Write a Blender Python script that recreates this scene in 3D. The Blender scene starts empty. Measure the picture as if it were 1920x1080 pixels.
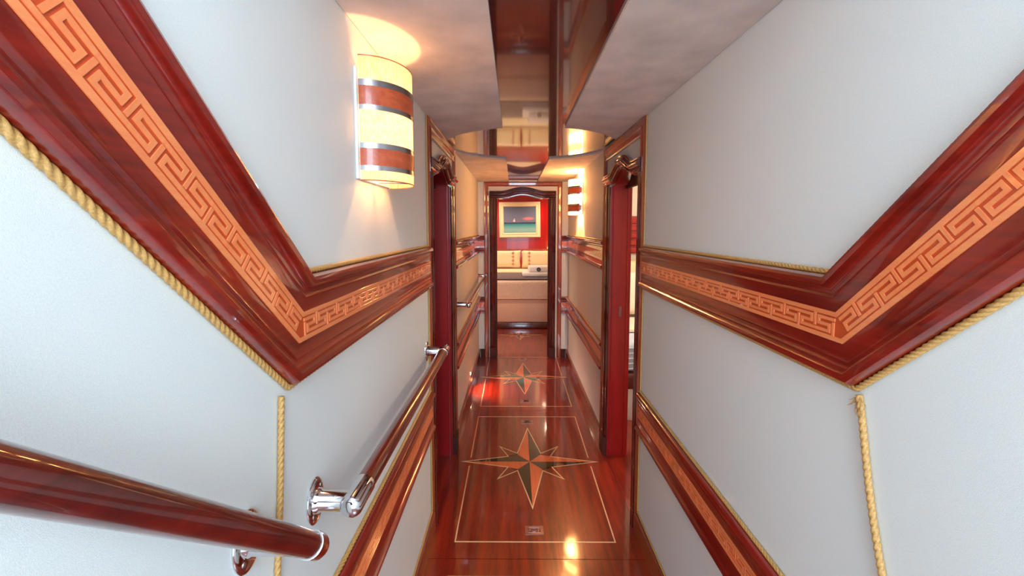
import bpy, bmesh, math, random
from mathutils import Vector, Matrix
random.seed(7)
S = bpy.context.scene
C = S.collection
PI = math.pi

# ---------------------------------------------------------------- camera
CAMZ = 1.475
cd = bpy.data.cameras.new('camera'); cam = bpy.data.objects.new('camera', cd); C.objects.link(cam)
cam.location = (0, 0, CAMZ)
cam.rotation_euler = (math.radians(90 - 4.57), 0, math.radians(0.29))
cd.sensor_width = 36; cd.lens = 15; cd.shift_y = -49 / 1920
cd.clip_start = 0.02
S.camera = cam
S.view_settings.view_transform = 'Standard'; S.view_settings.look = 'None'
S.view_settings.gamma = 1; S.view_settings.use_curve_mapping = False
S.view_settings.exposure = 0.33

# ---------------------------------------------------------------- world (daylight falling down the companionway)
w = bpy.data.worlds.new('world'); S.world = w; w.use_nodes = True
bg = w.node_tree.nodes['Background']
bg.inputs['Color'].default_value = (0.74, 0.87, 1.0, 1); bg.inputs['Strength'].default_value = 1.6

def light(name, kind, loc, energy, color, size=0.05, rot=None, **kw):
    d = bpy.data.lights.new(name, kind); d.energy = energy; d.color = color
    if kind == 'AREA':
        d.shape = 'RECTANGLE'; d.size = size[0]; d.size_y = size[1]
    else:
        d.shadow_soft_size = size
    for k, v in kw.items(): setattr(d, k, v)
    o = bpy.data.objects.new(name, d); C.objects.link(o); o.location = loc
    if rot: o.rotation_euler = rot
    return o
# skylight hatch above the stairs, behind the camera
light('companionway_daylight', 'AREA', (0.2, -1.15, 1.95), 37, (0.67, 0.85, 1.0), (0.75, 1.3), (math.radians(74), 0, math.radians(10)))

# ---------------------------------------------------------------- materials
def newmat(name):
    m = bpy.data.materials.new(name); m.use_nodes = True
    return m, m.node_tree.nodes, m.node_tree.links, m.node_tree.nodes['Principled BSDF']
def lin(c):
    return tuple(((x / 255) / 12.92 if x / 255 <= 0.04045 else ((x / 255 + 0.055) / 1.055) ** 2.4) for x in c) + (1,)
def wood(name, a, b, axis='Y', rough=0.22, coat=1.0, scale=22, ior=1.5, coat_ior=1.6, cr=0.03):
    m, N, L, P = newmat(name)
    tc = N.new('ShaderNodeTexCoord'); mp = N.new('ShaderNodeMapping')
    st = {'X': (0.06, 1, 1), 'Y': (1, 0.06, 1), 'Z': (1, 1, 0.06)}[axis]
    mp.inputs['Scale'].default_value = tuple(v * scale for v in st)
    L.new(tc.outputs['Object'], mp.inputs['Vector'])
    n = N.new('ShaderNodeTexNoise'); n.inputs['Scale'].default_value = 1; n.inputs['Detail'].default_value = 6
    n.inputs['Roughness'].default_value = 0.62; L.new(mp.outputs[0], n.inputs['Vector'])
    n2 = N.new('ShaderNodeTexNoise'); n2.inputs['Scale'].default_value = 9; n2.inputs['Detail'].default_value = 3
    L.new(mp.outputs[0], n2.inputs['Vector'])
    mx = N.new('ShaderNodeMath'); mx.operation = 'MULTIPLY_ADD'; mx.inputs[1].default_value = 0.35
    L.new(n2.outputs['Fac'], mx.inputs[0]); L.new(n.outputs['Fac'], mx.inputs[2])
    r = N.new('ShaderNodeValToRGB'); r.color_ramp.elements[0].position = 0.48; r.color_ramp.elements[1].position = 0.86
    r.color_ramp.elements[0].color = lin(a); r.color_ramp.elements[1].color = lin(b)
    L.new(mx.outputs[0], r.inputs['Fac']); L.new(r.outputs['Color'], P.inputs['Base Color'])
    P.inputs['Roughness'].default_value = rough; P.inputs['IOR'].default_value = ior
    P.inputs['Coat Weight'].default_value = coat; P.inputs['Coat Roughness'].default_value = cr; P.inputs['Coat IOR'].default_value = coat_ior
    return m
def plain(name, c, rough=0.5, metal=0.0, noise=0.0, nscale=60, bump=0.0, bscale=300, coat=0.0, sheen=0.0, ior=1.5):
    m, N, L, P = newmat(name)
    P.inputs['Base Color'].default_value = lin(c); P.inputs['Roughness'].default_value = rough
    P.inputs['Metallic'].default_value = metal; P.inputs['Coat Weight'].default_value = coat; P.inputs['Coat Roughness'].default_value = 0.04
    P.inputs['Sheen Weight'].default_value = sheen; P.inputs['IOR'].default_value = ior
    tc = N.new('ShaderNodeTexCoord')
    if noise:
        n = N.new('ShaderNodeTexNoise'); n.inputs['Scale'].default_value = nscale; n.inputs['Detail'].default_value = 5
        L.new(tc.outputs['Object'], n.inputs['Vector'])
        r = N.new('ShaderNodeValToRGB'); r.color_ramp.elements[0].position = 0.3; r.color_ramp.elements[1].position = 0.7
        r.color_ramp.elements[0].color = lin([v * (1 - noise) for v in c]); r.color_ramp.elements[1].color = lin([min(255, v * (1 + noise * .5)) for v in c])
        L.new(n.outputs['Fac'], r.inputs['Fac']); L.new(r.outputs['Color'], P.inputs['Base Color'])
    if bump:
        n = N.new('ShaderNodeTexNoise'); n.inputs['Scale'].default_value = bscale; n.inputs['Detail'].default_value = 3
        L.new(tc.outputs['Object'], n.inputs['Vector'])
        b = N.new('ShaderNodeBump'); b.inputs['Strength'].default_value = bump; b.inputs['Distance'].default_value = 0.001
        L.new(n.outputs['Fac'], b.inputs['Height']); L.new(b.outputs['Normal'], P.inputs['Normal'])
    return m
def emit(name, c, s):
    m, N, L, P = newmat(name)
    P.inputs['Base Color'].default_value = lin(c); P.inputs['Emission Color'].default_value = lin(c); P.inputs['Emission Strength'].default_value = s
    return m
M = {}
M['fabric'] = plain('cream_wall_fabric', (229, 232, 229), 0.62, noise=0.025, nscale=500, bump=0.25, bscale=900)
M['suede'] = plain('mottled_suede', (222, 206, 198), 0.9, noise=0.10, nscale=7, bump=0.3, bscale=500, sheen=0.2)
M['mahog'] = wood('mahogany_gloss', (92, 10, 6), (150, 34, 16), 'Y', scale=26)
M['mahog_x'] = wood('mahogany_gloss_crossgrain', (92, 10, 6), (150, 34, 16), 'X', scale=26)
M['rail'] = wood('rail_mahogany', (102, 10, 6), (150, 29, 14), 'Y', scale=18, rough=0.3)
M['handrail'] = wood('handrail_mahogany', (62, 8, 7), (104, 20, 12), 'Y', scale=18, rough=0.3)
M['ceil'] = wood('ceiling_mahogany_lacquer', (54, 8, 10), (88, 18, 16), 'Y', scale=16, rough=0.15, ior=1.9, coat_ior=1.9, cr=0.04)
M['floor'] = wood('floor_mahogany_lacquer', (94, 11, 3), (156, 40, 11), 'Y', scale=30, rough=0.3, coat_ior=1.6, cr=0.07)
M['dark'] = wood('dark_cherry_casing', (56, 9, 9), (98, 22, 16), 'Z', scale=20, rough=0.2, coat_ior=1.7)
M['frame'] = wood('brown_frame_wood', (128, 46, 22), (170, 78, 42), 'Z', scale=24, rough=0.3)
M['frame_h'] = wood('brown_frame_wood_cross', (118, 42, 18), (158, 70, 36), 'Y', scale=24, rough=0.3)
M['jamb'] = wood('red_jamb_lacquer', (140, 3, 6), (184, 14, 10), 'Z', scale=14, rough=0.45, coat=0.35, coat_ior=1.45, cr=0.1)
M['satin'] = wood('dark_cherry_satin', (52, 9, 8), (86, 20, 14), 'Z', scale=20, rough=0.6, coat=0.0)
M['redwall'] = wood('red_bulkhead_lacquer', (150, 4, 6), (186, 14, 12), 'Z', scale=10, rough=0.2)
M['keybase'] = wood('fret_recess_wood', (186, 62, 22), (210, 82, 34), 'Y', scale=30, rough=0.35, coat=0.6)
M['key'] = wood('fret_maple_wood', (240, 128, 76), (250, 150, 92), 'Y', scale=30, rough=0.3, coat=0.8)
M['line'] = plain('pale_inlay_line', (236, 196, 150), 0.25, coat=1)
M['star_o'] = wood('star_maple', (224, 100, 52), (240, 124, 72), 'Y', scale=40, rough=0.25)
M['star_d'] = wood('star_ebony', (34, 26, 10), (56, 44, 20), 'Y', scale=40, rough=0.25)
M['chrome'] = plain('polished_chrome', (225, 225, 228), 0.06, metal=1)
M['steel'] = plain('brushed_steel', (190, 190, 195), 0.22, metal=1)
M['pewter'] = plain('dull_pewter', (150, 118, 118), 0.38, metal=1)
M['cord'] = plain('gold_twisted_cord', (204, 156, 90), 0.42, noise=0.12, nscale=400, bump=0.4, bscale=1500)
M['white'] = plain('white_enamel', (235, 236, 240), 0.4)
M['linen'] = plain('white_bed_linen', (240, 228, 212), 0.8, bump=0.2)
M['cream'] = plain('cream_pillow_cotton', (240, 222, 184), 0.8, bump=0.2)
M['beige'] = plain('beige_bed_cover', (226, 196, 178), 0.85, noise=0.05, nscale=40, bump=0.2)
M['uphol'] = plain('pinkish_upholstery', (222, 182, 162), 0.7, bump=0.2)
M['grey'] = plain('grey_runner', (112, 98, 106), 0.85, bump=0.2)
M['blue'] = plain('pale_blue_sheet', (196, 210, 232), 0.85, bump=0.2)
M['towel'] = plain('white_towel', (238, 230, 232), 0.9, bump=0.6, bscale=900)
M['black'] = plain('black_print', (24, 20, 24), 0.6)
M['orange'] = plain('orange_thread', (206, 110, 56), 0.7)
M['pframe'] = plain('cream_picture_frame', (232, 208, 172), 0.45)
M['plaster'] = plain('cabin_cream_panel', (232, 222, 208), 0.6)
M['cabinfloor'] = M['floor']
M['bandwood'] = wood('lamp_band_wood', (178, 70, 38), (208, 98, 58), 'Y', scale=60, rough=0.35, coat=0.3)

def shade_mat(nm, e):
    m, N, L, P = newmat(nm)
    out = N['Material Output']
    tc = N.new('ShaderNodeTexCoord'); mp = N.new('ShaderNodeMapping'); mp.inputs['Scale'].default_value = (260, 260, 60)
    L.new(tc.outputs['Object'], mp.inputs['Vector'])
    n = N.new('ShaderNodeTexNoise'); n.inputs['Scale'].default_value = 1; n.inputs['Detail'].default_value = 3; L.new(mp.outputs[0], n.inputs['Vector'])
    r = N.new('ShaderNodeValToRGB'); r.color_ramp.elements[0].color = lin((236, 214, 180)); r.color_ramp.elements[1].color = lin((254, 246, 230))
    r.color_ramp.elements[0].position = .3; r.color_ramp.elements[1].position = .65
    L.new(n.outputs['Fac'], r.inputs['Fac'])
    t = N.new('ShaderNodeBsdfTranslucent'); d = N.new('ShaderNodeBsdfDiffuse'); mix = N.new('ShaderNodeMixShader'); mix.inputs[0].default_value = 0.75
    L.new(r.outputs[0], t.inputs['Color']); L.new(r.outputs[0], d.inputs['Color'])
    L.new(d.outputs[0], mix.inputs[1]); L.new(t.outputs[0], mix.inputs[2])
    em = N.new('ShaderNodeEmission'); em.inputs['Color'].default_value = (1.0, 0.52, 0.21, 1); em.inputs['Strength'].default_value = e
    ad = N.new('ShaderNodeAddShader'); L.new(mix.outputs[0], ad.inputs[0]); L.new(em.outputs[0], ad.inputs[1])
    L.new(ad.outputs[0], out.inputs['Surface'])
    return m
M['shade'] = shade_mat('lit_linen_shade', 0.05)
M['shade_bright'] = shade_mat('brightly_lit_linen_shade', 9.0)

# ---------------------------------------------------------------- helpers
def tag(o, label=None, cat=None, group=None, kind=None):
    if label: o['label'] = label
    if cat: o['category'] = cat
    if group: o['group'] = group
    if kind: o['kind'] = kind
    return o
def thing(name, label, cat, loc=(0, 0, 0), rot=(0, 0, 0), group=None, kind=None):
    o = bpy.data.objects.new(name, None); C.objects.link(o); o.location = loc; o.rotation_euler = rot
    o.empty_display_size = 0.05
    return tag(o, label, cat, group, kind)
def obj(name, bm, mats, parent=None, smooth=False, angle=35, recalc=True, loc=None):
    if recalc: bmesh.ops.recalc_face_normals(bm, faces=bm.faces)
    me = bpy.data.meshes.new(name); bm.to_mesh(me); bm.free()
    if not isinstance(mats, (list, tuple)): mats = [mats]
    for m in mats: me.materials.append(m)
    if smooth:
        me.polygons.foreach_set('use_smooth', [True] * len(me.polygons))
        if angle < 180:
            try: me.set_sharp_from_angle(angle=math.radians(angle))
            except Exception: pass
    o = bpy.data.objects.new(name, me); C.objects.link(o)
    if parent: o.parent = parent
    if loc: o.location = loc
    return o
def B(): return bmesh.new()
def box(bm, a, b, mi=0):
    x0, y0, z0 = a; x1, y1, z1 = b
    v = [bm.verts.new(p) for p in ((x0,y0,z0),(x1,y0,z0),(x1,y1,z0),(x0,y1,z0),(x0,y0,z1),(x1,y0,z1),(x1,y1,z1),(x0,y1,z1))]
    for f in ((3,2,1,0),(4,5,6,7),(0,1,5,4),(1,2,6,5),(2,3,7,6),(3,0,4,7)):
        bm.faces.new([v[i] for i in f]).material_index = mi
def rbox(bm, a, b, r=0.01, seg=3):
    t = B(); box(t, a, b)
    bmesh.ops.bevel(t, geom=t.edges[:] , offset=r, segments=seg, affect='EDGES', profile=0.5)
    me = bpy.data.meshes.new('tmp'); t.to_mesh(me); t.free(); bm.from_mesh(me); bpy.data.meshes.remove(me)
def prism(bm, pts, d, mi=0):
    """extrude planar polygon pts (3D) by vector d"""
    d = Vector(d)
    a = [bm.verts.new(p) for p in pts]; b = [bm.verts.new(Vector(p) + d) for p in pts]
    bm.faces.new(a).material_index = mi; bm.faces.new(b[::-1]).material_index = mi
    n = len(pts)
    for i in range(n):
        bm.faces.new([a[i], b[i], b[(i+1) % n], a[(i+1) % n]]).material_index = mi
def sweep(bm, path, n, prof, sgn=1, closed=False, mi=0, cap=True):
    """path 3D pts in a plane with normal n; prof = list of (s, p); position = P + s*q + p*n ; q = sgn * t x n, mitred"""
    n = Vector(n); P = [Vector(p) for p in path]; k = len(P); rows = []
    for i in range(k):
        if closed: t1 = (P[i] - P[i-1]).normalized(); t2 = (P[(i+1) % k] - P[i]).normalized()
        else:
            t1 = (P[i] - P[i-1]).normalized() if i > 0 else None
            t2 = (P[i+1] - P[i]).normalized() if i < k-1 else None
            t1 = t1 or t2; t2 = t2 or t1
        q1 = t1.cross(n) * sgn; q2 = t2.cross(n) * sgn
        q = q1 + q2; q = q / (q.length_squared / 2) if q.length > 1e-6 else q1
        rows.append([bm.verts.new(P[i] + q * s + n * p) for s, p in prof])
    m = len(prof); rng = range(k) if closed else range(k-1)
    for i in rng:
        a = rows[i]; b = rows[(i+1) % k]
        for j in range(m):
            bm.faces.new([a[j], a[(j+1) % m], b[(j+1) % m], b[j]]).material_index = mi
    if not closed and cap:
        bm.faces.new(rows[0]).material_index = mi; bm.faces.new(rows[-1][::-1]).material_index = mi
def tube(bm, pts, rads, seg=20, cap=True):
    P = [Vector(p) for p in pts]
    if not isinstance(rads, (list, tuple)): rads = [rads] * len(P)
    rows = []; u = None
    for i, p in enumerate(P):
        t = (P[min(i+1, len(P)-1)] - P[max(i-1, 0)])
        if t.length < 1e-9: t = Vector((0, 0, 1))
        t.normalize()
        if u is None: u = t.orthogonal().normalized()
        u = (u - t * u.dot(t)).normalized(); v = t.cross(u)
        rows.append([bm.verts.new(p + (u * math.cos(2*PI*j/seg) + v * math.sin(2*PI*j/seg)) * rads[i]) for j in range(seg)])
    for a, b in zip(rows, rows[1:]):
        for j in range(seg): bm.faces.new([a[j], a[(j+1) % seg], b[(j+1) % seg], b[j]])
    if cap: bm.faces.new(rows[0][::-1]); bm.faces.new(rows[-1])
def resample(path, step):
    P = [Vector(p) for p in path]; out = [P[0]]
    for a, b in zip(P, P[1:]):
        k = max(1, int((b - a).length / step))
        for i in range(1, k+1): out.append(a.lerp(b, i / k))
    return out
def cord(name, path, r, parent=None, step=0.0022, seg=18, wob=0.0, mat='cord'):
    bm = B(); P = resample(path, step); u = None; rows = []; s = 0; pitch = r * 6.6
    for i, p in enumerate(P):
        if i: s += (p - P[i-1]).length
        t = (P[min(i+1, len(P)-1)] - P[max(i-1, 0)]).normalized()
        if u is None: u = t.orthogonal().normalized()
        u = (u - t * u.dot(t)).normalized(); v = t.cross(u)
        psi = 2*PI*s/pitch
        row = []
        for j in range(seg):
            a = 2*PI*j/seg
            rr = r * (0.56 + 0.48 * abs(math.cos(1.5 * (a - psi))) ** 0.8)
            row.append(bm.verts.new(p + (u*math.cos(a) + v*math.sin(a)) * rr))
        rows.append(row)
    for a, b in zip(rows, rows[1:]):
        for j in range(seg): bm.faces.new([a[j], a[(j+1) % seg], b[(j+1) % seg], b[j]])
    bm.faces.new(rows[0][::-1]); bm.faces.new(rows[-1])
    return obj(name, bm, M[mat], parent, smooth=True, angle=180)
def copy_tree(o, parent=None):
    c = o.copy(); C.objects.link(c); c.parent = parent
    for ch in list(o.children): copy_tree(ch, c)
    return c
def struct(name, bm, mats, label, cat='structure', **kw):
    o = obj(name, bm, mats, **kw); return tag(o, label, cat, kind='structure')

# ---------------------------------------------------------------- dimensions
XL, XR = -0.40, 0.60          # corridor walls
WT = 0.13                     # wall thickness
ZC = 1.981                    # underside of suede ceiling panels
YE = 4.77                     # end wall
DY0, DY1 = 2.055, 2.67         # side door openings
YB = -1.3                     # behind the camera
XC = 0.10

def arch(u, uc, hw, z0, z1):
    t = min(1, abs(u - uc) / (hw * 0.82))
    return z0 + (z1 - z0) * 0.5 * (1 + math.cos(PI * t))

# ================================================================ FLOOR
fl = B(); box(fl, (-2.2, YB, -0.06), (2.6, 8.2, -0.012))
floor = struct('floor', fl, M['floor'], 'glossy red mahogany boat floor running the length of the corridor into the end cabin', 'floor')
# side cabin floor boards flush with the panels
for a, b in (((-2.2, YB, -0.012), (XL-0.001, YE, 0)), ((XR+0.001, YB, -0.012), (2.6, YE, 0))):
    bm = B(); box(bm, a, b); obj('side_board', bm, M['floor'], floor)
def star(bm, cx, cy, hx, hy, z):
    k = 1.0
    tips = [(0, hy), (hx, 0), (0, -hy), (-hx, 0)]
    ix, iy = 0.075 * hx / .42, 0.085 * hy / .45
    inn = [(ix, iy), (ix, -iy), (-ix, -iy), (-ix, iy)]
    def poly(pts, mi, zz):
        prism(bm, [(cx + x, cy + y, zz) for x, y in pts], (0, 0, 0.0004), mi)
    # halves: index 1 orange, 2 dark ; rotational arrangement
    poly([(0, 0), (0, hy), (-ix, iy)], 1, z); poly([(0, 0), (ix, iy), (0, hy)], 2, z)
    poly([(0, 0), (hx, 0), (ix, iy)], 1, z);  poly([(0, 0), (ix, -iy), (hx, 0)], 2, z)
    poly([(0, 0), (0, -hy), (ix, -iy)], 1, z); poly([(0, 0), (-ix, -iy), (0, -hy)], 2, z)
    poly([(0, 0), (-hx, 0), (-ix, -iy)], 1, z); poly([(0, 0), (-ix, iy), (-hx, 0)], 2, z)
    # outline of the sixteen-pointed contour with diagonal points
    sx, sy = hx / .42, hy / .45
    out = []
    for qx, qy in ((1, 1), (1, -1), (-1, -1), (-1, 1)):
        a = [(0, hy), (0.077*sx, 0.10*sy), (0.194*sx, 0.185*sy), (0.136*sx, 0.062*sy), (hx, 0)]
        a = [(x*qx, y*qy) for x, y in a]
        if qx * qy < 0: a = a[::-1]
        out += a[:-1]
    sweep(bm, [(cx+x, cy+y, z) for x, y in out], (0, 0, 1), [(-0.003, 0), (0.003, 0), (0.003, 0.0009), (-0.003, 0.0009)], closed=True, mi=0)
    # dark wood filling between main points near the centre
    for qx, qy in ((1, 1), (-1, -1), (1, -1), (-1, 1)):
        poly([(ix*qx, iy*qy), (0.077*sx*qx, 0.10*sy*qy), (0.136*sx*qx, 0.062*sy*qy)][::1 if qx*qy > 0 else -1], 2 if True else 1, z)
def floor_panel(y0, y1, line=None, st=None, latches=()):
    bm = B(); box(bm, (XL, y0 + 0.0015, -0.012), (XR, y1 - 0.0015, 0))
    p = obj('floor_panel', bm, M['floor'], floor)
    if line:
        bm = B(); a0, a1, b0, b1 = line; wdt = 0.0062
        gaps = st is not None
        box(bm, (a0, b0, 0.00005), (a1, b0 + wdt, 0.0008)); box(bm, (a0, b1 - wdt, 0.00005), (a1, b1, 0.0008))
        for x in (a0, a1 - wdt):
            if gaps:
                box(bm, (x, b0 + wdt, 0.00005), (x + wdt, st[1] - 0.05, 0.0008)); box(bm, (x, st[1] + 0.05, 0.00005), (x + wdt, b1 - wdt, 0.0008))
            else: box(bm, (x, b0 + wdt, 0.00005), (x + wdt, b1 - wdt, 0.0008))
        obj('inlay_line', bm, M['line'], p)
    if st:
        bm = B(); star(bm, *st, 0.00005)
        obj('compass_star', bm, [M['line'], M['star_o'], M['star_d']], p, recalc=True)
    for lx, ly in latches:
        bm = B(); box(bm, (lx-0.045, ly-0.03, 0), (lx+0.045, ly+0.03, 0.002))
        sweep(bm, [(lx-0.028, ly-0.018, 0.002), (lx+0.028, ly-0.018, 0.002), (lx+0.028, ly+0.018, 0.002), (lx-0.028, ly+0.018, 0.002)], (0,0,1), [(-0.002,0),(0.002,0),(0.0,0.002)], closed=True)
        obj('flush_latch', bm, M['pewter'], p)
        bm = B(); tube(bm, [(lx + 0.018*math.cos(a), ly - 0.004 + 0.011*math.sin(a), 0.004) for a in [i*2*PI/16 for i in range(17)]], 0.0022, 6)
        obj('latch_ring', bm, M['pewter'], p, smooth=True)
floor_panel(YB, 0.243)
floor_panel(0.243, 1.794, (-0.282, 0.479, 0.345, 1.70))
floor_panel(1.794, 3.345, (-0.281, 0.479, 1.895, 3.238), (0.098, 2.59, 0.418, 0.448), ((0.0987, 1.975), (0.099, 3.145)))
floor_panel(3.345, 4.89, (-0.281, 0.479, 3.425, 4.775), (0.096, 4.12, 0.418, 0.43), ((0.099, 3.535), (0.096, 4.70)))
floor_panel(4.89, 8.2, None, (0.08, 5.80, 0.29, 0.26))

# ================================================================ WALLS
def side_wall(name, x, sgn, label):
    """sgn +1: wall occupies x..x+sgn*WT ; slab pieces around the door opening with arched head"""
    bm = B(); xo = x + sgn * WT
    def slab(y0, y1, z0, z1): box(bm, (min(x, xo), y0, z0), (max(x, xo), y1, z1))
    slab(YB, 0.6, -0.012, 3.0); slab(0.6, DY0, -0.012, 2.06); slab(DY1, YE, -0.012, 2.06)
    uc, hw = (DY0 + DY1) / 2, (DY1 - DY0) / 2
    K = 20; ys = [DY0 + (DY1 - DY0) * i / K for i in range(K + 1)]
    pts = [(x, y, arch(y, uc, hw, 1.735, 1.80)) for y in ys] + [(x, DY1, 2.06), (x, DY0, 2.06)]
    prism(bm, pts, (sgn * WT, 0, 0))
    return struct(name, bm, M['fabric'], label, 'wall')
wl = side_wall('wall_left', XL, -1, 'pale fabric-covered corridor wall on the left, with the wooden handrails')
wr = side_wall('wall_right', XR, 1, 'pale fabric-covered corridor wall on the right, without handrails')
# end wall with arched opening
EX0, EX1 = -0.203, 0.392; EZ0, EZ1 = 1.803, 1.845
bm = B(); box(bm, (XL - WT, YE, -0.012), (EX0, YE + 0.10, 2.06)); box(bm, (EX1, YE, -0.012), (XR + WT, YE + 0.10, 2.06))
K = 20; xs = [EX0 + (EX1 - EX0) * i / K for i in range(K + 1)]
prism(bm, [(x, YE, arch(x, (EX0+EX1)/2, (EX1-EX0)/2, EZ0, EZ1)) for x in xs] + [(EX1, YE, 2.06), (EX0, YE, 2.06)], (0, 0.10, 0))
struct('wall_end', bm, M['fabric'], 'narrow pale wall at the far end of the corridor around the arched cabin doorway', 'wall')

# ================================================================ CEILING
bm = B(); box(bm, (XL - WT, 0.6, 1.992), (XR + WT, YE + 0.1, 2.06)); box(bm, (XL, 0.52, 1.992), (XR, 0.6, 3.0))
ceil = struct('ceiling', bm, M['ceil'], 'mirror-glossy dark mahogany ceiling showing between the suede panels', 'ceiling')
CX, CYc, CR = 0.10, 2.72, 0.525
SL, SR = -0.06, 0.258
def panel(pts):
    bm = B(); prism(bm, [(x, y, ZC) for x, y in pts], (0, 0, 0.0105)); return obj('ceiling_panel', bm, M['suede'], ceil)
def arcx(x, s): return CYc + s * math.sqrt(max(0, CR**2 - (x - CX)**2))
def lin_sp(a, b, k): return [a + (b-a)*i/k for i in range(k+1)]
g = 0.0015
for (x0, x1) in ((XL + g, SL), (XR - g, SR)):
    xs = lin_sp(x1, x0, 24)
    panel([(x0, 0.6), (x1, 0.6)] + [(x, arcx(x, -1)) for x in xs])
    panel([(x0, YE - 0.002), (x1, YE - 0.002)] + [(x, arcx(x, 1)) for x in xs])

# ================================================================ CHAIR RAILS WITH FRET INLAY
RH = 0.185
RP = [(0, 0), (0, 0.018), (0.004, 0.025), (0.010, 0.028), (0.017, 0.027), (0.022, 0.022), (0.025, 0.015), (0.030, 0.0125), (0.036, 0.0120), (0.0405, 0.0142), (0.045, 0.0125),
      (0.066, 0.0125), (0.119, 0.0125), (0.140, 0.0125), (0.1445, 0.0142), (0.149, 0.0120), (0.155, 0.0125), (0.160, 0.015), (0.163, 0.022), (0.168, 0.027), (0.175, 0.028), (0.181, 0.025), (0.185, 0.018), (0.185, 0)]
K0, K1 = 0.066, 0.119      # fret strip
UW = 0.047                 # motif module
def motif_mesh(kind):
    """one fret motif in local coordinates: u along rail (0..UW), v down the rail (0..0.053), w out"""
    bm = B(); h = K1 - K0; t = 0.0060; b = 0.0085; g_ = 0.0032
    r0 = b + g_; r2 = h - b - g_ - t; r1 = (r0 + r2) / 2
    u0, u1 = 0.0105, UW - 0.0035
    def q(ua, va, ub, vb):
        box(bm, (ua, va, 0.0), (ub, vb, 0.0014))
    if kind == 'A':   # like a 2 : enters along the top, leaves along the bottom
        q(0, r0, u1, r0+t); q(u1-t, r0+t, u1, r1); q(u0, r1, u1, r1+t); q(u0, r1+t, u0+t, r2); q(u0, r2, UW, r2+t)
        q(0.001, r1 - 0.004, 0.0065, h - b)           # bar rising from the lower border
    else:             # like an S : enters along the bottom, leaves along the top
        q(0, r2, u1, r2+t); q(u1-t, r1+t, u1, r2); q(u0, r1, u1, r1+t); q(u0, r0+t, u0+t, r1); q(u0, r0, UW, r0+t)
        q(0.001, b, 0.0065, r1 + t + 0.004)
    me = bpy.data.meshes.new('fret_motif'); bmesh.ops.recalc_face_normals(bm, faces=bm.faces); bm.to_mesh(me); bm.free(); me.materials.append(M['key']); return me
MA, MB_ = motif_mesh('A'), motif_mesh('B')
def rail(name, path, n, sgn, label, near=True, cords=True, cr=0.0054):
    """path = top edge in plan of the wall, ordered; sgn chosen so that q points down"""
    bm = B(); sweep(bm, path, n, RP, sgn)
    r = struct(name, bm, M['rail'], label, 'wall moulding', smooth=True, angle=30)
    bm = B(); sweep(bm, path, n, [(K0, 0.0126), (K0, 0.0131), (K1, 0.0131), (K1, 0.0126)], sgn)
    obj('inlay_strip', bm, M['keybase'], r)
    bm = B()
    for s in (K0, K1 - 0.0085):
        bm = B(); sweep(bm, path, n, [(s, 0.0132), (s, 0.0146), (s+0.0085, 0.0146), (s+0.0085, 0.0132)], sgn)
        obj('fret_border', bm, M['key'], r)
    nV = Vector(n); P = [Vector(p) for p in path]
    bmj = B(); idx = 0
    for i, (a, b) in enumerate(zip(P, P[1:])):
        t = (b - a).normalized(); q = t.cross(nV) * sgn; L = (b - a).length
        if L < 0.06: continue
        # trim so motifs stay clear of mitre
        def off(j, s):   # along-segment shift of the mitre line at strip centre
            if j <= 0 or j >= len(P) - 1: return 0
            t1 = (P[j] - P[j-1]).normalized(); t2 = (P[j+1] - P[j]).normalized(); q1 = t1.cross(nV)*sgn; q2 = t2.cross(nV)*sgn
            qq = q1 + q2; qq = qq / (qq.length_squared / 2); return (qq * s).dot(t)
        s0 = max(off(i, K0), off(i, K1)); s1 = L + min(off(i+1, K0), off(i+1, K1))
        k = int((s1 - s0) / UW); st = (s1 - s0) / k
        for m in range(k):
            o0 = a + t * (s0 + m * st) + q * K0 + nV * 0.0131
            mat = Matrix((t * (st / UW), q, nV)).transposed().to_4x4(); mat.translation = o0
            me = (MA, MB_)[idx % 2]; idx += 1
            if near:
                o = bpy.data.objects.new('fret_motif', me); C.objects.link(o); o.parent = r; o.matrix_local = mat
            else:
                tmp = me.copy(); tmp.transform(mat); bmj.from_mesh(tmp); bpy.data.meshes.remove(tmp)
    if not near:
        tag(obj('fretwork', bmj, M['key'], r), kind='stuff')
    else: bmj.free()
    if cords:
        for s in (-cr, RH + cr):
            pts = []
            for i in range(len(P)):
                t1 = (P[i] - P[i-1]).normalized() if i else (P[1] - P[0]).normalized(); t2 = (P[i+1] - P[i]).normalized() if i < len(P)-1 else t1
                q1 = t1.cross(nV)*sgn; q2 = t2.cross(nV)*sgn; qq = q1 + q2; qq = qq / (qq.length_squared/2)
                pts.append(P[i] + qq * s + nV * cr)
            cord('edge_cord', pts, cr, r, step=0.0025 if near else 0.006, seg=18 if near else 6)
    return r
ZU, ZL = 1.387, 0.700
sl = math.tan(math.radians(42.5)); YBEND = 0.797
def upath(x): return [(x, -0.25, ZU + (YBEND + 0.25) * sl), (x, YBEND, ZU), (x, 1.963, ZU)]
rail('trim_1', upath(XL), (1, 0, 0), 1, 'mahogany chair rail with orange Greek key inlay climbing the left wall beside the stairs')
rail('trim_2', upath(XR), (-1, 0, 0), -1, 'mahogany chair rail with orange Greek key inlay climbing the right wall beside the stairs')
rail('trim_3', [(XL, 0.45, ZL), (XL, 1.963, ZL)], (1, 0, 0), 1, 'low Greek key moulding under the near handrail on the left wall')
rail('trim_4', [(XR, 0.45, ZL), (XR, 1.963, ZL)], (-1, 0, 0), -1, 'low Greek key moulding on the near right wall')
DF1 = 2.832
rail('trim_5', [(XL, DF1, ZU), (XL, YE, ZU)], (1, 0, 0), 1, 'upper key-pattern moulding on the far left wall beyond the door', near=False)
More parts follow.
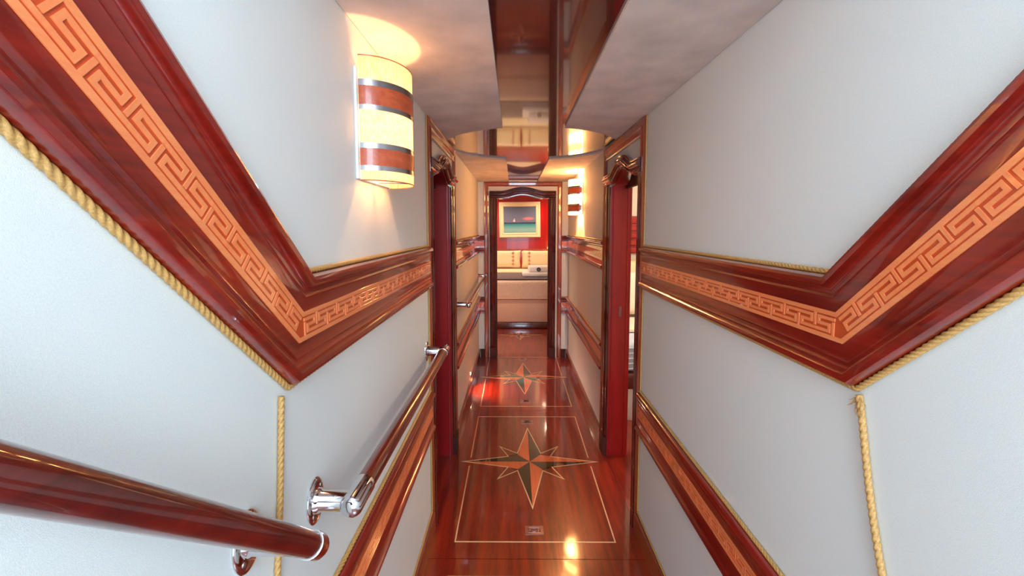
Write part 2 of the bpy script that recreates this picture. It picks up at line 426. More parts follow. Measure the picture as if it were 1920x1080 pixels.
rail('trim_6', [(XR, DF1, ZU), (XR, YE, ZU)], (-1, 0, 0), -1, 'upper key-pattern moulding on the far right wall under the small wall lamp', near=False)
rail('trim_7', [(XL, DF1, ZL), (XL, YE, ZL)], (1, 0, 0), 1, 'low key-pattern moulding on the far left wall below the short handrail', near=False)
rail('trim_8', [(XR, DF1, ZL), (XR, YE, ZL)], (-1, 0, 0), -1, 'low key-pattern moulding on the far right wall', near=False)
k = 9
for nm, x0, x1, z, lb in (('trim_9', XL, -0.334, ZU, 'upper moulding stub left of the end doorway'), ('trim_10', 0.53, XR, ZU, 'upper moulding stub right of the end doorway'),
                      ('trim_11', XL, -0.334, ZL, 'low moulding stub left of the end doorway'), ('trim_12', 0.53, XR, ZL, 'low moulding stub right of the end doorway')):
    rail(nm, [(x0, YE, z), (x1, YE, z)], (0, -1, 0), -1 if Vector((1,0,0)).cross(Vector((0,-1,0))).z > 0 else 1, lb, near=False, cords=False)

# ================================================================ BASEBOARDS
BP = [(0, 0), (0, 0.014), (0.006, 0.019), (0.014, 0.019), (0.018, 0.016), (0.024, 0.0155), (0.10, 0.0155), (0.10, 0)]
def base(name, y0, y1, x, n, sgn, lb, c=True):
    bm = B(); sweep(bm, [(x, y0, 0.10), (x, y1, 0.10)], n, BP, sgn)
    o = struct(name, bm, M['frame_h'], lb, 'baseboard', smooth=True, angle=30)
    if c: cord('edge_cord', [(x + n[0]*0.004, y0, 0.104), (x + n[0]*0.004, y1, 0.104)], 0.004, o, seg=8, step=0.003)
base('baseboard_left', 0.3, 1.963, XL, (1,0,0), 1, 'brown baseboard along the near left wall')
base('baseboard_right', 0.3, 1.963, XR, (-1,0,0), -1, 'brown baseboard along the near right wall')
base('baseboard_far_left', DF1, YE, XL, (1,0,0), 1, 'brown baseboard along the far left wall', False)
base('baseboard_far_right', DF1, YE, XR, (-1,0,0), -1, 'brown baseboard along the far right wall', False)
for nm, x0, x1, lb in (('baseboard_end_left', XL+0.02, -0.334, 'short dark baseboard left of the end doorway'), ('baseboard_end_right', 0.53, XR-0.02, 'short dark baseboard right of the end doorway')):
    bm = B(); box(bm, (x0, YE - 0.016, 0), (x1, YE, 0.10)); struct(nm, bm, M['satin'], lb, 'baseboard')

# ================================================================ DOOR CASINGS
CW = 0.06
def casing_prof(wd, hp):
    a = [(0, 0), (0, 0.35), (0.08, 0.55), (0.16, 0.60), (0.22, 0.45), (0.30, 0.42), (0.36, 0.75), (0.46, 0.95), (0.56, 1.0), (0.66, 0.92), (0.72, 0.70), (0.80, 0.66), (0.86, 0.80), (0.94, 0.72), (1.0, 0.5), (1.0, 0)]
    return [(s * wd, p * hp) for s, p in a]
FP = [(0, 0), (0, 0.010), (0.006, 0.016), (0.012, 0.013), (0.036, 0.013), (0.042, 0.018), (0.050, 0.014), (0.050, 0)]
def door_casing(name, plane, u0, u1, z0, z1, n, label, jamb_d, fx0, fx1, ztop, jm, cw=0.06, hp=0.026, arch_extra=1.0, cw1=None, flat=False, plinths=(0, 1), head_h=0):
    """plane(u, z) -> 3D ; opening u0..u1 ; arched head z0..z1"""
    root = thing(name, label, 'door frame', plane((u0+u1)/2, 0), kind='structure')
    inv = Vector(root.location)
    def PL(u, z): return Vector(plane(u, z)) - inv
    uc, hw = (u0+u1)/2, (u1-u0)/2
    K = 24; us = [u0 + (u1-u0)*i/K for i in range(K+1)]
    head = [PL(u, arch(u, uc, hw, z0, z1)) for u in us]
    nV = Vector(n)
    t = (PL(u1, 0) - PL(u0, 0)).normalized()
    sg = 1 if t.cross(nV).z > 0 else -1     # q up for left-to-right head
    cw1 = cw1 or cw
    for side, u in ((0, u0), (1, u1)):
        cwx = cw1 if side else cw; prof = casing_prof(cwx, hp)
        bm = B()
        # column from plinth to shoulder
        path = [PL(u, 0.0), PL(u, z0)]
        tt = Vector((0, 0, 1)); q = tt.cross(nV); out = (PL(u, 0) - PL(uc, 0)).normalized()
        sweep(bm, path, n, prof, 1 if q.dot(out) > 0 else -1)
        obj('casing_column', bm, M['dark'], root, smooth=True, angle=25)
        if side not in plinths: continue
        bm = B()
        a = PL(u, 0) - out * 0.002; b = PL(u, 0.12) + out * (cwx + 0.002) + nV * (hp + 0.005)
        box(bm, tuple(min(p, q_) for p, q_ in zip(a, b)), tuple(max(p, q_) for p, q_ in zip(a, b)))
        obj('plinth_block', bm, M['satin'], root)
    # arched head moulding, thicker than the columns, with short returns at both shoulders
    bm = B(); hp2 = hp * arch_extra
    e = t * cw
    headp = [PL(u0, z0) - e] + head + [PL(u1, z0) + t * cw1]
    sweep(bm, headp, n, casing_prof(cw * 1.12, hp2), sg)
    obj('arched_crown', bm, M['dark'], root, smooth=True, angle=25)
    # jamb lining
    for u, s in ((u0, 1), (u1, -1)):
        bm = B(); a = PL(u, 0.0); d = t * s * 0.006
        pts = [a, a + d, a + d + Vector((0, 0, z0)), a + Vector((0, 0, z0))]
        prism(bm, pts, -nV * jamb_d)
        j = obj('jamb', bm, jm, root)
        # bead along the jamb
        bm = B()
        for f in (0.12, 0.82):
            bm = B(); c0 = a + d - nV * jamb_d * f; tube(bm, [c0, c0 + Vector((0, 0, z0))], 0.004, 10)
            obj('bead', bm, jm, j, smooth=True)
    bm = B(); sweep(bm, head, n, [(0, 0), (-0.006, 0), (-0.006, -jamb_d), (0, -jamb_d)], sg)
    obj('jamb_head', bm, M['dark'], root)
    if flat:
        bm = B(); prism(bm, [PL(u0, z0 - 0.012)] + [PL(u1, z0 - 0.012)] + [h - Vector((0, 0, 0.008)) for h in head[::-1]], -nV * 0.0); bm.free()
        bm = B(); pts = [PL(u0 + 0.0065, z0 - 0.02), PL(u1 - 0.0065, z0 - 0.02)] + [h - Vector((0, 0, 0.0065)) for h in head[-2:0:-1]]
        prism(bm, [p - nV * 0.085 for p in pts], -nV * 0.02); obj('head_board', bm, M['satin'], root)
    # rectangular outer frame
    bm = B(); zt = ztop
    fpath = [PL(fx0, 0), PL(fx0, zt), PL(fx1, zt), PL(fx1, 0)]
    tt = Vector((0, 0, 1)); q = tt.cross(nV); inn = t
    sweep(bm, fpath, n, FP, 1 if q.dot(inn) > 0 else -1)
    obj('outer_frame', bm, M['frame'], root, smooth=True, angle=25)
    if head_h:
        bm = B(); sweep(bm, [PL(fx0 + 0.05, zt - 0.05), PL(fx1 - 0.05, zt - 0.05)], n, [(0, 0), (0, 0.012), (head_h*0.7, 0.012), (head_h*0.85, 0.017), (head_h, 0.012), (head_h, 0)], 1 if t.cross(nV).z < 0 else -1)
        obj('frame_head', bm, M['frame_h'], root, smooth=True, angle=25)
    return root
dl = door_casing('door_1', lambda u, z: (XL, u, z), DY0, DY1, 1.735, 1.80, (1,0,0), 'dark arched cherry door surround on the left wall, its opening lined in deep red', WT, 1.968, 2.83, 1.98, M['jamb'], hp=0.022, arch_extra=1.9, cw1=0.095, flat=True, plinths=(1,), head_h=0.03)
dr = door_casing('door_2', lambda u, z: (XR, u, z), DY0, DY1, 1.735, 1.80, (-1,0,0), 'dark arched cherry door surround on the right wall, with bedding visible through it', WT, 1.968, 2.83, 1.98, M['jamb'], hp=0.022, arch_extra=1.9, cw1=0.095, flat=True, plinths=(1,), head_h=0.03)
de = door_casing('door_3', lambda u, z: (u, YE, z), EX0, EX1, EZ0, EZ1, (0,-1,0), 'dark arched cherry door surround at the corridor end, open to the red cabin', 0.10, -0.335, 0.531, 1.98, M['satin'], cw=0.07, hp=0.035, arch_extra=1.3)
yj = (DY1 - DY0) / 2 - 0.006
bm = B(); box(bm, (0.062, yj - 0.0015, 0.915), (0.078, yj, 0.98))
tag(obj('strike_plate', bm, M['pewter'], dr), 'small metal strike plate')
# cords on the wall beside the near stiles
for nm, x, s, lb in (('trim_cord_left', XL, 1, 'thin gold cord running up beside the left door frame'), ('trim_cord_right', XR, -1, 'thin gold cord running up beside the right door frame')):
    for (z0, z1) in ((0.112, ZL - RH - 0.01), (ZL + 0.01, ZU - RH - 0.01), (ZU + 0.01, 1.979)):
        o = cord('edge_cord', [(x + s*0.0042, 1.960, z0), (x + s*0.0042, 1.960, z1)], 0.0042, dl if s > 0 else dr, seg=8)
        o.matrix_parent_inverse = (Matrix.Translation((dl if s > 0 else dr).location)).inverted()

# ================================================================ HANGING CORDS ON THE NEAR WALLS
def wavy(x, p0, p1, amp, s):
    out = []
    for i in range(25):
        f = i / 24; y = p0[0] + (p1[0] - p0[0]) * f; z = p0[1] + (p1[1] - p0[1]) * f
        out.append((x + s * 0.006, y + amp * math.sin(f * 5.2) * math.sin(f * PI), z))
    return out
o = cord('hanging_cord', wavy(XL, (0.700, 1.190), (0.642, 0.712), 0.004, 1), 0.0052)
tag(o, 'gold twisted cord hanging down the left wall behind the handrail', 'cord')
o = cord('hanging_cord', wavy(XR, (0.717, 1.188), (0.596, 0.712), 0.006, -1), 0.0056)
tag(o, 'gold twisted cord hanging from the corner of the right wall moulding', 'cord')
bm = B()
for i in range(26):
    a = random.uniform(-1, 1); l = random.uniform(0.008, 0.022)
    p = Vector((XR - 0.007, 0.717 + a*0.006, 1.190 - random.uniform(0, .02)))
    tube(bm, [p, p + Vector((-random.uniform(0, .004), a*0.006, -l*0.6)), p + Vector((-random.uniform(0, .006), a*0.014, -l))], [0.0008, 0.0006, 0.0003], 4)
tag(obj('frayed_end', bm, M['cord'], o), kind='stuff')

# ================================================================ HANDRAILS
def ring_path(c, a, r, k=24): pass
def mount(root, loc, wx, name='wall_mount', r=0.021, flange=True):
    """flange on wall plane x=wx, standoff out to loc"""
    bm = B(); p = Vector(loc); y, z = p.y, p.z
    K = 32; prof = [(0.0, 1.0), (0.0025, 1.0), (0.005, 0.94), (0.0062, 0.8), (0.0068, 0.5)]
    rows = []
    for d, f in prof:
        rows.append([bm.verts.new((wx + d, y + 0.034*f*math.cos(2*PI*i/K), z + 0.047*f*math.sin(2*PI*i/K))) for i in range(K)])
    for a, b in zip(rows, rows[1:]):
        for i in range(K): bm.faces.new([a[i], a[(i+1)%K], b[(i+1)%K], b[i]])
    bm.faces.new(rows[0][::-1]); bm.faces.new(rows[-1])
    f_ = obj('flange', bm, M['chrome'], root, smooth=True, angle=40)
    for a in (45, 135, 225, 315):
        bm = B(); q = Vector((wx + 0.005, y + 0.024*math.cos(math.radians(a)), z + 0.034*math.sin(math.radians(a))))
        tube(bm, [q, q + Vector((0.0022, 0, 0)), q + Vector((0.003, 0, 0))], [0.0042, 0.0042, 0.002], 10)
        obj('screw', bm, M['steel'], f_, smooth=True)
    bm = B(); tube(bm, [(wx + 0.005, y, z), (wx + 0.012, y, z), (wx + 0.016, y, z), (p.x, y, z)], [r*1.2, r*1.1, r*0.98, r*0.95], 24)
    obj('standoff', bm, M['chrome'], root, smooth=True, angle=40)
def handrail(name, a, b, label, mounts, sleeves=True, r=0.021, capA='chrome', capB='chrome', wx=XL):
    root = thing(name, label, 'handrail')
    A, Bv = Vector(a), Vector(b); d = (Bv - A).normalized()
    bm = B(); tube(bm, [A, Bv], r, 32); obj('rail', bm, M['handrail'], root, smooth=True, angle=40)
    for P_, dd, cp in ((A, -d, capA), (Bv, d, capB)):
        bm = B()
        if cp == 'chrome':
            tube(bm, [P_ - dd*0.07, P_ - dd*0.069, P_ + dd*0.004, P_ + dd*0.010, P_ + dd*0.015, P_ + dd*0.017], [r*1.03, r*1.09, r*1.09, r*0.98, r*0.7, r*0.2], 32)
            obj('end_sleeve', bm, M['chrome'], root, smooth=True, angle=40)
        elif cp == 'ring':
            tube(bm, [P_ - dd*0.004, P_ - dd*0.0035, P_ + dd*0.0035, P_ + dd*0.004], [r*1.0, r*1.10, r*1.10, r*1.0], 32)
            obj('chrome_ring', bm, M['chrome'], root, smooth=True, angle=40)
            bm = B(); tube(bm, [P_ + dd*0.004, P_ + dd*0.022, P_ + dd*0.031, P_ + dd*0.034], [r*1.06, r*1.06, r*0.9, r*0.3], 32)
            obj('end_cap', bm, M['rail'], root, smooth=True, angle=30)
    for m in mounts:
        mount(root, m, wx, r=r)
    return root
handrail('handrail', (-0.360, -0.10, 1.648), (-0.32, 0.632, 0.978), 'sloping mahogany stair handrail with a chrome end ring on the left wall', [(-0.32, 0.600, 1.008), (-0.354, 0.02, 1.54)], capA=None, capB='ring', r=0.0195)
handrail('handrail', (-0.32, 0.800, 0.930), (-0.32, 1.935, 0.914), 'long level mahogany handrail with chrome ends on the near left wall', [(-0.32, 0.812, 0.930), (-0.32, 1.905, 0.915)])
handrail('handrail', (-0.315, 2.90, 0.945), (-0.315, 4.66, 0.955), 'short mahogany handrail far down the left wall past the door', [(-0.315, 2.925, 0.945), (-0.315, 4.62, 0.955)], r=0.018)

# ================================================================ WALL LAMPS
def arc_pts(hw, dep, k=36): return [(dep * math.sin(PI*i/k), -hw * math.cos(PI*i/k)) for i in range(k+1)]
def shade_band(z0, z1, hw, dep, th=0.0012):
    bm = B(); o_ = arc_pts(hw, dep); i_ = arc_pts(hw - th, dep - th)
    rows = [[bm.verts.new((x + 0.008, y, z)) for x, y in pts] for pts, z in ((o_, z0), (o_, z1), (i_, z1), (i_, z0))]
    for a in range(4):
        r0, r1 = rows[a], rows[(a+1) % 4]
        for i in range(len(o_) - 1): bm.faces.new([r0[i], r0[i+1], r1[i+1], r1[i]])
    for e in (0, -1): bm.faces.new([rows[a][e] for a in range(4)])
    return bm
LH, LHW, LD = 0.31, 0.125, 0.102
def wall_lamp(loc, rz, label, power, sm='shade'):
    root = thing('wall_lamp', label, 'wall lamp', loc, (0, 0, rz), group='striped corridor wall lamps')
    bm = B(); rbox(bm, (0.0, -LHW - 0.012, 0.002), (0.007, LHW + 0.012, LH - 0.03), 0.002, 2); obj('backplate', bm, M['white'], root)
    bm = shade_band(0, LH, LHW, LD); sh = obj('lamp_shade', bm, M[sm], root, smooth=True, angle=60)
    bands = [('metal', .19, .24), ('wood', .24, .39), ('metal', .39, .43), ('metal', .695, .74), ('wood', .74, .88), ('metal', .88, .92)]
    for kd, a, b in bands:
        z1, z0 = LH * (1 - a), LH * (1 - b)
        e = 0.003 if kd == 'metal' else 0.0022
        bm = shade_band(z0, z1, LHW + e, LD + e, e - 0.0003)
        obj('metal_band' if kd == 'metal' else 'wood_band', bm, M['steel'] if kd == 'metal' else M['bandwood'], sh, smooth=True, angle=60)
    for z in (0.0, LH):
        bm = B(); tube(bm, [(x + 0.008, y, z) for x, y in arc_pts(LHW, LD)], 0.0015, 6)
        obj('rim_wire', bm, M['bandwood'], sh, smooth=True)
    bm = B(); tube(bm, [(0.012, 0, 0.006), (0.05, 0, 0.006), (0.105, 0, 0.004)], 0.0025, 8); tube(bm, [(0.007, 0, 0.058), (0.053, 0, 0.058), (0.056, 0, 0.066)], [0.007, 0.007, 0.012], 14)
    obj('bulb_holder', bm, M['steel'], root, smooth=True)
    bm = B(); tube(bm, [(0.053, 0, 0.066), (0.053, 0, 0.075), (0.053, 0, 0.095), (0.053, 0, 0.115), (0.053, 0, 0.125)], [0.008, 0.016, 0.021, 0.014, 0.003], 16)
    obj('bulb', bm, emit('warm_bulb_glass', (255, 190, 110), 12), root, smooth=True, angle=180)
    l = light('lamp_glow', 'POINT', (0.053, 0, 0.146), power, (1.0, 0.54, 0.22), 0.016); l.parent = root
    l = light('lamp_glow', 'POINT', (0.053, 0, 0.036), power * 0.10, (1.0, 0.54, 0.22), 0.012); l.parent = root
    return root
wall_lamp((XL, 1.228, 1.597), 0, 'large striped half-round wall lamp glowing on the near left wall', 4.5)
wall_lamp((XR, 3.885, 1.592), PI, 'striped half-round wall lamp on the far right wall beyond the doorway', 42.0, 'shade_bright')

# foot light
root = thing('step_light', 'tiny round recessed light low on the far left wall', 'light', (XL, 3.78, 0.155))
bm = B(); tube(bm, [(0, 0, 0), (0.003, 0, 0), (0.004, 0, 0)], [0.022, 0.022, 0.016], 24); obj('bezel', bm, M['chrome'], root, smooth=True, angle=30)
bm = B(); tube(bm, [(0.004, 0, 0), (0.0055, 0, 0)], [0.014, 0.010], 20); obj('lens', bm, emit('led_lens', (255, 226, 190), 30), root)
l = light('step_glow', 'SPOT', (0.012, 0, 0), 14, (1, 0.55, 0.4), 0.01, (0, math.radians(-50), 0), spot_size=math.radians(130), spot_blend=0.8); l.parent = root

# ================================================================ SIDE CABINS
def cabin_shell(name, x0, x1, y0, y1, zt, m, label, inner):
    bm = B(); t = 0.05
    xo = x1 if abs(x1) > abs(x0) else x0
    box(bm, (min(xo, xo + math.copysign(t, xo)), y0, 0), (max(xo, xo + math.copysign(t, xo)), y1, zt))
    box(bm, (min(x0, x1), y0 - t, 0), (max(x0, x1), y0, zt)); box(bm, (min(x0, x1), y1, 0), (max(x0, x1), y1 + t, zt))
    struct(name, bm, m, label, 'wall')
cabin_shell('wall_side_cabin_right', 0.732, 2.4, 1.2, 4.66, 2.1, M['plaster'], 'cream cabin wall glimpsed through the right doorway', 0)
cabin_shell('wall_side_cabin_left', -0.532, -2.0, 1.2, 4.66, 2.1, M['redwall'], 'dark red cabin wall beyond the left doorway', 0)
bm = B(); box(bm, (0.732, 1.15, 2.1), (2.45, 4.71, 2.14)); struct('ceiling_side_cabin_right', bm, M['plaster'], 'cream ceiling of the cabin behind the right doorway', 'ceiling')
bm = B(); box(bm, (-2.05, 1.15, 2.1), (-0.532, 4.71, 2.14)); struct('ceiling_side_cabin_left', bm, M['dark'], 'dark ceiling of the cabin behind the left doorway', 'ceiling')
light('side_cabin_light', 'POINT', (1.45, 3.0, 1.95), 34, (1.0, 0.80, 0.62), 0.08)
light('side_cabin_light', 'POINT', (-1.2, 2.4, 1.9), 1.5, (1.0, 0.6, 0.5), 0.08)

def cushion(bm, cx, cy, cz, sx, sy, sz, tilt=0, k=14, e=0.32, bulge=1.0):
    R = Matrix.Rotation(tilt, 3, 'X'); V = {}
    for f in (0, 1):
        for i in range(k+1):
            for j in range(k+1):
                u, v = -1 + 2*i/k, -1 + 2*j/k
                h = max(0.0, (1 - u**4) * (1 - v**4)) ** e if 0 < i < k and 0 < j < k else 0
                if h == 0 and f == 1: V[(f,i,j)] = V[(0,i,j)]; continue
                pin = 1 - 0.05 * (1 - abs(u)**2) * abs(v)**3
                pin2 = 1 - 0.05 * (1 - abs(v)**2) * abs(u)**3
                p = R @ Vector((u*sx/2*pin2, (1 if f else -1) * h * sy/2, v*sz/2*pin))
                V[(f,i,j)] = bm.verts.new(p + Vector((cx, cy, cz)))
    for f in (0, 1):
        for i in range(k):
            for j in range(k):
                try: bm.faces.new([V[(f,i,j)], V[(f,i+1,j)], V[(f,i+1,j+1)], V[(f,i,j+1)]])
                except ValueError: pass

# bed in right side cabin
root = thing('side_bed', 'bed with white and pale blue bedding glimpsed through the right doorway', 'bed', (1.35, 3.9, 0))
def R_(name, a, b, m, r=0.01, parent=root):
    bm = B(); rbox(bm, a, b, r, 3); return obj(name, bm, m, parent, smooth=True, angle=40)
R_('bed_base', (-0.55, -0.73, 0.0), (0.9, 0.70, 0.252), M['white'], 0.005)
R_('bed_rail', (-0.56, -0.75, 0.253), (0.9, 0.70, 0.37), M['dark'], 0.008)
R_('mattress', (-0.53, -0.71, 0.371), (0.88, 0.66, 0.60), M['blue'], 0.04)
R_('folded_sheet', (-0.545, -0.40, 0.601), (0.88, 0.62, 0.64), M['linen'], 0.03)
for i in range(5): 
    bm = B(); z = 0.40 + i*0.04; tube(bm, [(-0.5, -0.714, z), (0.0, -0.716, z + 0.02), (0.5, -0.714, z - 0.01)], 0.006, 8)
    obj('sheet_fold', bm, M['blue'], root, smooth=True)
for i, (m, z, y, lb) in enumerate(((M['linen'], 0.862, 0.10, 'white pillow at the front of the bed behind the right doorway'), (M['cream'], 0.95, 0.40, 'cream pillow against the slatted headboard behind the right doorway'))):
    bm = B(); cushion(bm, 0, 0, 0, 0.95, 0.18, 0.42, math.radians(-10)); o = obj('pillow', bm, m, smooth=True, angle=180, loc=(1.33, 3.9 + y, z)); tag(o, lb, 'pillow')
root = thing('slatted_headboard', 'red wooden louvred panel above the bed behind the right doorway', 'headboard', (1.35, 4.655, 0.9))
bm = B(); box(bm, (-0.6, -0.03, 0.30), (0.9, 0, 0.70)); obj('back_board', bm, M['jamb'], root)
for i in range(5):
    bm = B(); rbox(bm, (-0.6, -0.055, 0.31 + i*0.078), (0.9, -0.031, 0.31 + i*0.078 + 0.05), 0.006, 2); obj('slat', bm, M['redwall'], root)

# ================================================================ END CABIN
YW = 8.05
bm = B(); box(bm, (-1.4, YW, 0), (1.6, YW + 0.05, 2.2)); struct('wall_cabin_back', bm, M['redwall'], 'glossy red lacquered bulkhead at the head of the bed', 'wall')
bm = B(); box(bm, (-1.45, YE + 0.1, 0), (-1.4, YW, 2.2)); struct('wall_cabin_left', bm, M['plaster'], 'cream left wall of the end cabin', 'wall')
bm = B(); box(bm, (1.6, YE + 0.1, 0), (1.65, YW, 2.2)); struct('wall_cabin_right', bm, M['plaster'], 'cream right wall of the end cabin', 'wall')
bm = B(); box(bm, (-1.4, YE + 0.06, 0), (XL - WT, YE + 0.1, 2.2)); box(bm, (XR + WT, YE + 0.06, 0), (1.6, YE + 0.1, 2.2)); box(bm, (-1.4, YE+0.1, 2.06), (1.6, YE+0.12, 2.2)); struct('wall_cabin_front', bm, M['plaster'], 'cream wall of the end cabin beside its doorway', 'wall')
bm = B(); box(bm, (-1.45, YE + 0.06, 2.2), (1.65, YW + 0.05, 2.25)); struct('ceiling_cabin', bm, M['plaster'], 'pale ceiling of the end cabin', 'ceiling')
def downlight(x, y, lb, p):
    root = thing('downlight', lb, 'light', (x, y, 2.2), group='small downlights in the end cabin ceiling')
    bm = B(); tube(bm, [(0, 0, 0), (0, 0, -0.006), (0, 0, -0.007)], [0.042, 0.040, 0.028], 24); obj('bezel', bm, M['chrome'], root, smooth=True, angle=30)
    bm = B(); tube(bm, [(0, 0, -0.0075), (0, 0, -0.009)], [0.026, 0.02], 20); obj('lens', bm, emit('downlight_lens', (255, 222, 180), 40), root)
    l = light('downlight_glow', 'SPOT', (0, 0, -0.02), p * 1.15, (1.0, 0.74, 0.52), 0.03, (0, 0, 0), spot_size=math.radians(150), spot_blend=0.7); l.parent = root
downlight(-0.85, 5.6, 'small ceiling downlight left of the bed foot', 60)
downlight(0.62, 7.55, 'small ceiling downlight over the right pillow', 38)
downlight(-0.45, 7.55, 'small ceiling downlight over the left pillow', 38)
# bed
BY = 6.15
root = thing('double_bed', 'large padded bed with beige cover in the end cabin', 'bed', (0.10, BY, 0))
def Rb(name, a, b, m, r=0.01, seg=3):
    bm = B(); rbox(bm, a, b, r, seg); return obj(name, bm, m, root, smooth=True, angle=40)
Rb('plinth', (-0.80, 0.0, 0.0), (0.80, 1.86, 0.095), M['dark'], 0.012)
Rb('padded_base', (-0.79, 0.012, 0.096), (0.79, 1.86, 0.432), M['uphol'], 0.012)
# draped cover with soft wrinkles
bm = B(); rbox(bm, (-0.80, -0.004, 0.436), (0.80, 1.86, 0.700), 0.03, 4)
bmesh.ops.subdivide_edges(bm, edges=bm.edges[:], cuts=6, use_grid_fill=True)
for v in bm.verts:
    x, y, z = v.co
    a = 0.006*math.sin(x*9 + z*7) + 0.005*math.sin(x*23 - z*11 + y*3)
    v.co.y += a * 0.6; v.co.z += a * .3
obj('bed_cover', bm, M['beige'], root, smooth=True, angle=50)
Rb('cover_hem', (-0.803, -0.010, 0.438), (0.803, 0.02, 0.456), M['uphol'], 0.006)
# runner and turned-down sheet lie on top
bm = B(); rbox(bm, (-0.77, 0.10, 0.712), (0.77, 0.92, 0.730), 0.01, 3); o = obj('bed_runner', bm, M['grey'], smooth=True, angle=40, loc=(0.10, BY, 0)); tag(o, 'dark grey runner laid across the bed in the end cabin', 'blanket')
bm = B(); rbox(bm, (-0.77, 0.93, 0.712), (0.77, 1.45, 0.745), 0.018, 3); o = obj('folded_sheet', bm, M['cream'], smooth=True, angle=40, loc=(0.10, BY, 0)); tag(o, 'cream sheet turned down in front of the two embroidered pillows', 'bed sheet')
# pillows with embroidered columns
for cx, sd, lb in ((-0.225, 1, 'left cream pillow with an embroidered column near its right edge'), (0.475, -1, 'right cream pillow with an embroidered column near its left edge')):
    root = thing('embroidered_pillow', lb, 'pillow', (cx, 7.70, 0.905), (0, 0, 0), group='embroidered pillows on the end cabin bed')
    tilt = math.radians(-16)
    bm = B(); cushion(bm, 0, 0, 0, 0.69, 0.17, 0.33, tilt, k=18); obj('pillow_case', bm, M['cream'], root, smooth=True, angle=180)
    for j in range(4):
        bm = B(); z = 0.105 - j*0.07; x = sd*0.205
        Rm = Matrix.Rotation(tilt, 3, 'X')
        for dx, dz, s in ((0, 0, .012), (.02, 0, .006), (-.02, 0, .006), (0, .02, .006), (0, -.02, .006)):
            pts = [Vector((x+dx+s, -0.090, z+dz)), Vector((x+dx, -0.090, z+dz+s)), Vector((x+dx-s, -0.090, z+dz)), Vector((x+dx, -0.090, z+dz-s))]
            prism(bm, [Rm @ p for p in pts], Rm @ Vector((0, 0.012, 0)))
        obj('embroidered_flower', bm, M['orange'], root)
# folded robe with dark round emblem
root = thing('folded_bathrobe', 'folded white robe with a small dark round emblem on the grey bed runner', 'bathrobe', (0.345, 6.62, 0.731))
bm = B(); rbox(bm, (-0.22, -0.20, 0.0), (0.30, 0.22, 0.065), 0.028, 4); obj('lower_fold', bm, M['towel'], root, smooth=True, angle=60)
bm = B(); rbox(bm, (-0.13, -0.12, 0.062), (0.29, 0.21, 0.150), 0.038, 4); obj('upper_fold', bm, M['towel'], root, smooth=True, angle=60)
bm = B(); tube(bm, [(0.03 + 0.024*math.cos(a), -0.123, 0.108 + 0.024*math.sin(a)) for a in [i*2*PI/24 for i in range(25)]], 0.0075, 8)
prism(bm, [(0.03 + 0.008*math.cos(a), -0.128, 0.108 + 0.012*math.sin(a)) for a in [i*2*PI/10 for i in range(10)]], (0, 0.01, 0))
tag(obj('round_emblem', bm, M['black'], root), 'dark ring emblem')
bm = B(); tube(bm, [(0.03, -0.205, 0.02), (0.035, -0.206, 0.045)], 0.003, 6); obj('seam', bm, M['white'], root)

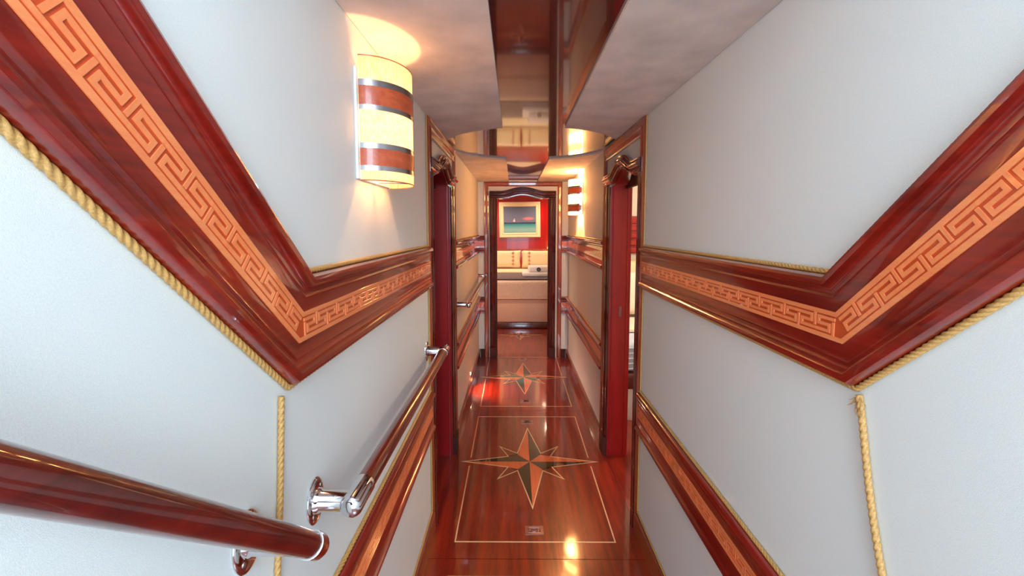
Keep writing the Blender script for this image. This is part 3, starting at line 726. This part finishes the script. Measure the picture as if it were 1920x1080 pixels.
# painting
root = thing('seascape_painting', 'seascape painting of a small sailboat in a wide cream frame on the red wall', 'painting', (0.105, YW, 1.624), (0, math.radians(-0.8), 0))
hwp, hhp = 0.384, 0.33
bm = B()
sweep(bm, [(-hwp, 0, -hhp), (-hwp, 0, hhp), (hwp, 0, hhp), (hwp, 0, -hhp)], (0, -1, 0), [(0, 0), (0, 0.035), (0.012, 0.042), (0.028, 0.034), (0.055, 0.026), (0.066, 0.032), (0.078, 0.026), (0.085, 0.014), (0.085, 0)],
      1 if Vector((0,0,1)).cross(Vector((0,-1,0))).x > 0 else -1, closed=True)
obj('picture_frame', bm, M['pframe'], root, smooth=True, angle=25)
def sea_mat():
    m, N, L, P = newmat('painted_seascape')
    tc = N.new('ShaderNodeTexCoord'); sp = N.new('ShaderNodeSeparateXYZ'); L.new(tc.outputs['Object'], sp.inputs[0])
    mp = N.new('ShaderNodeMapping'); mp.inputs['Scale'].default_value = (3, 1, 22); L.new(tc.outputs['Object'], mp.inputs['Vector'])
    n = N.new('ShaderNodeTexNoise'); n.inputs['Scale'].default_value = 1.5; n.inputs['Detail'].default_value = 4; L.new(mp.outputs[0], n.inputs['Vector'])
    a = N.new('ShaderNodeMath'); a.operation = 'MULTIPLY_ADD'; a.inputs[1].default_value = 1/0.49; a.inputs[2].default_value = 0.5; L.new(sp.outputs['Z'], a.inputs[0])
    b = N.new('ShaderNodeMath'); b.operation = 'MULTIPLY_ADD'; b.inputs[1].default_value = 0.05; L.new(n.outputs['Fac'], b.inputs[0]); L.new(a.outputs[0], b.inputs[2])
    r = N.new('ShaderNodeValToRGB'); cr = r.color_ramp
    cr.elements[0].position = 0.0; cr.elements[0].color = lin((110, 168, 158)); cr.elements[1].position = 1.0; cr.elements[1].color = lin((84, 92, 120))
    for p, c in ((0.15, (136, 178, 180)), (0.30, (70, 150, 160)), (0.375, (30, 110, 120)), (0.385, (20, 44, 70)), (0.415, (40, 50, 84)), (0.43, (110, 106, 134)), (0.7, (98, 104, 132))):
        e = cr.elements.new(p); e.color = lin(c)
    L.new(b.outputs[0], r.inputs['Fac'])
    # pink cloud
    def gauss(sock, c, w_):
        s = N.new('ShaderNodeMath'); s.operation = 'SUBTRACT'; s.inputs[1].default_value = c; L.new(sock, s.inputs[0])
        d = N.new('ShaderNodeMath'); d.operation = 'DIVIDE'; d.inputs[1].default_value = w_; L.new(s.outputs[0], d.inputs[0])
        q = N.new('ShaderNodeMath'); q.operation = 'MULTIPLY'; L.new(d.outputs[0], q.inputs[0]); L.new(d.outputs[0], q.inputs[1]); return q
    q1 = gauss(sp.outputs['X'], 0.16, 0.13); q2 = gauss(sp.outputs['Z'], 0.02, 0.035)
    ad = N.new('ShaderNodeMath'); ad.operation = 'ADD'; L.new(q1.outputs[0], ad.inputs[0]); L.new(q2.outputs[0], ad.inputs[1])
    iv = N.new('ShaderNodeMath'); iv.operation = 'SUBTRACT'; iv.use_clamp = True; iv.inputs[0].default_value = 1.0; L.new(ad.outputs[0], iv.inputs[1])
    mx = N.new('ShaderNodeMix'); mx.data_type = 'RGBA'; mx.inputs['B'].default_value = lin((214, 120, 116))
    L.new(iv.outputs[0], mx.inputs['Factor']); L.new(r.outputs['Color'], mx.inputs['A']); L.new(mx.outputs['Result'], P.inputs['Base Color'])
    P.inputs['Roughness'].default_value = 0.5
    return m
bm = B(); box(bm, (-hwp + 0.08, -0.012, -hhp + 0.08), (hwp - 0.08, -0.004, hhp - 0.08)); cv = obj('canvas', bm, sea_mat(), root)
bm = B(); prism(bm, [(-0.115, -0.0125, -0.02), (-0.10, -0.0125, 0.035), (-0.088, -0.0125, -0.02)], (0, 0.0005, 0)); prism(bm, [(-0.125, -0.0125, -0.018), (-0.118, -0.0125, 0.012), (-0.116, -0.0125, -0.018)], (0, 0.0005, 0))
prism(bm, [(-0.13, -0.0125, -0.022), (-0.08, -0.0125, -0.022), (-0.088, -0.0125, -0.034), (-0.122, -0.0125, -0.034)], (0, 0.0005, 0))
obj('painted_sailboat', bm, plain('painted_sail_pink', (238, 206, 214), 0.6), cv)

# bedside wall lamp, right edge of the doorway view
root = thing('bedside_lamp', 'cream cone-shaded reading lamp on the red wall right of the painting', 'wall lamp', (0.80, YW, 1.09))
bm = B(); rows = []
for z, r in ((0, 0.20), (0.26, 0.12), (0.26, 0.117), (0.0, 0.197)):
    rows.append([bm.verts.new((r*math.cos(2*PI*i/32), -0.215 + r*math.sin(2*PI*i/32), z)) for i in range(32)])
for a in range(4):
    r0, r1 = rows[a], rows[(a+1)%4]
    for i in range(32): bm.faces.new([r0[i], r0[(i+1)%32], r1[(i+1)%32], r1[i]])
obj('lamp_shade', bm, M['shade'], root, smooth=True, angle=40)
bm = B(); tube(bm, [(0, 0, 0.12), (0, -0.215, 0.12), (0, -0.215, 0.13)], 0.008, 10); tube(bm, [(0, 0, 0.12), (0, -0.012, 0.12)], 0.035, 20); obj('bracket', bm, M['chrome'], root, smooth=True, angle=40)
l = light('bedside_glow', 'POINT', (0, -0.215, 0.16), 4, (1, .72, .42), 0.03); l.parent = root
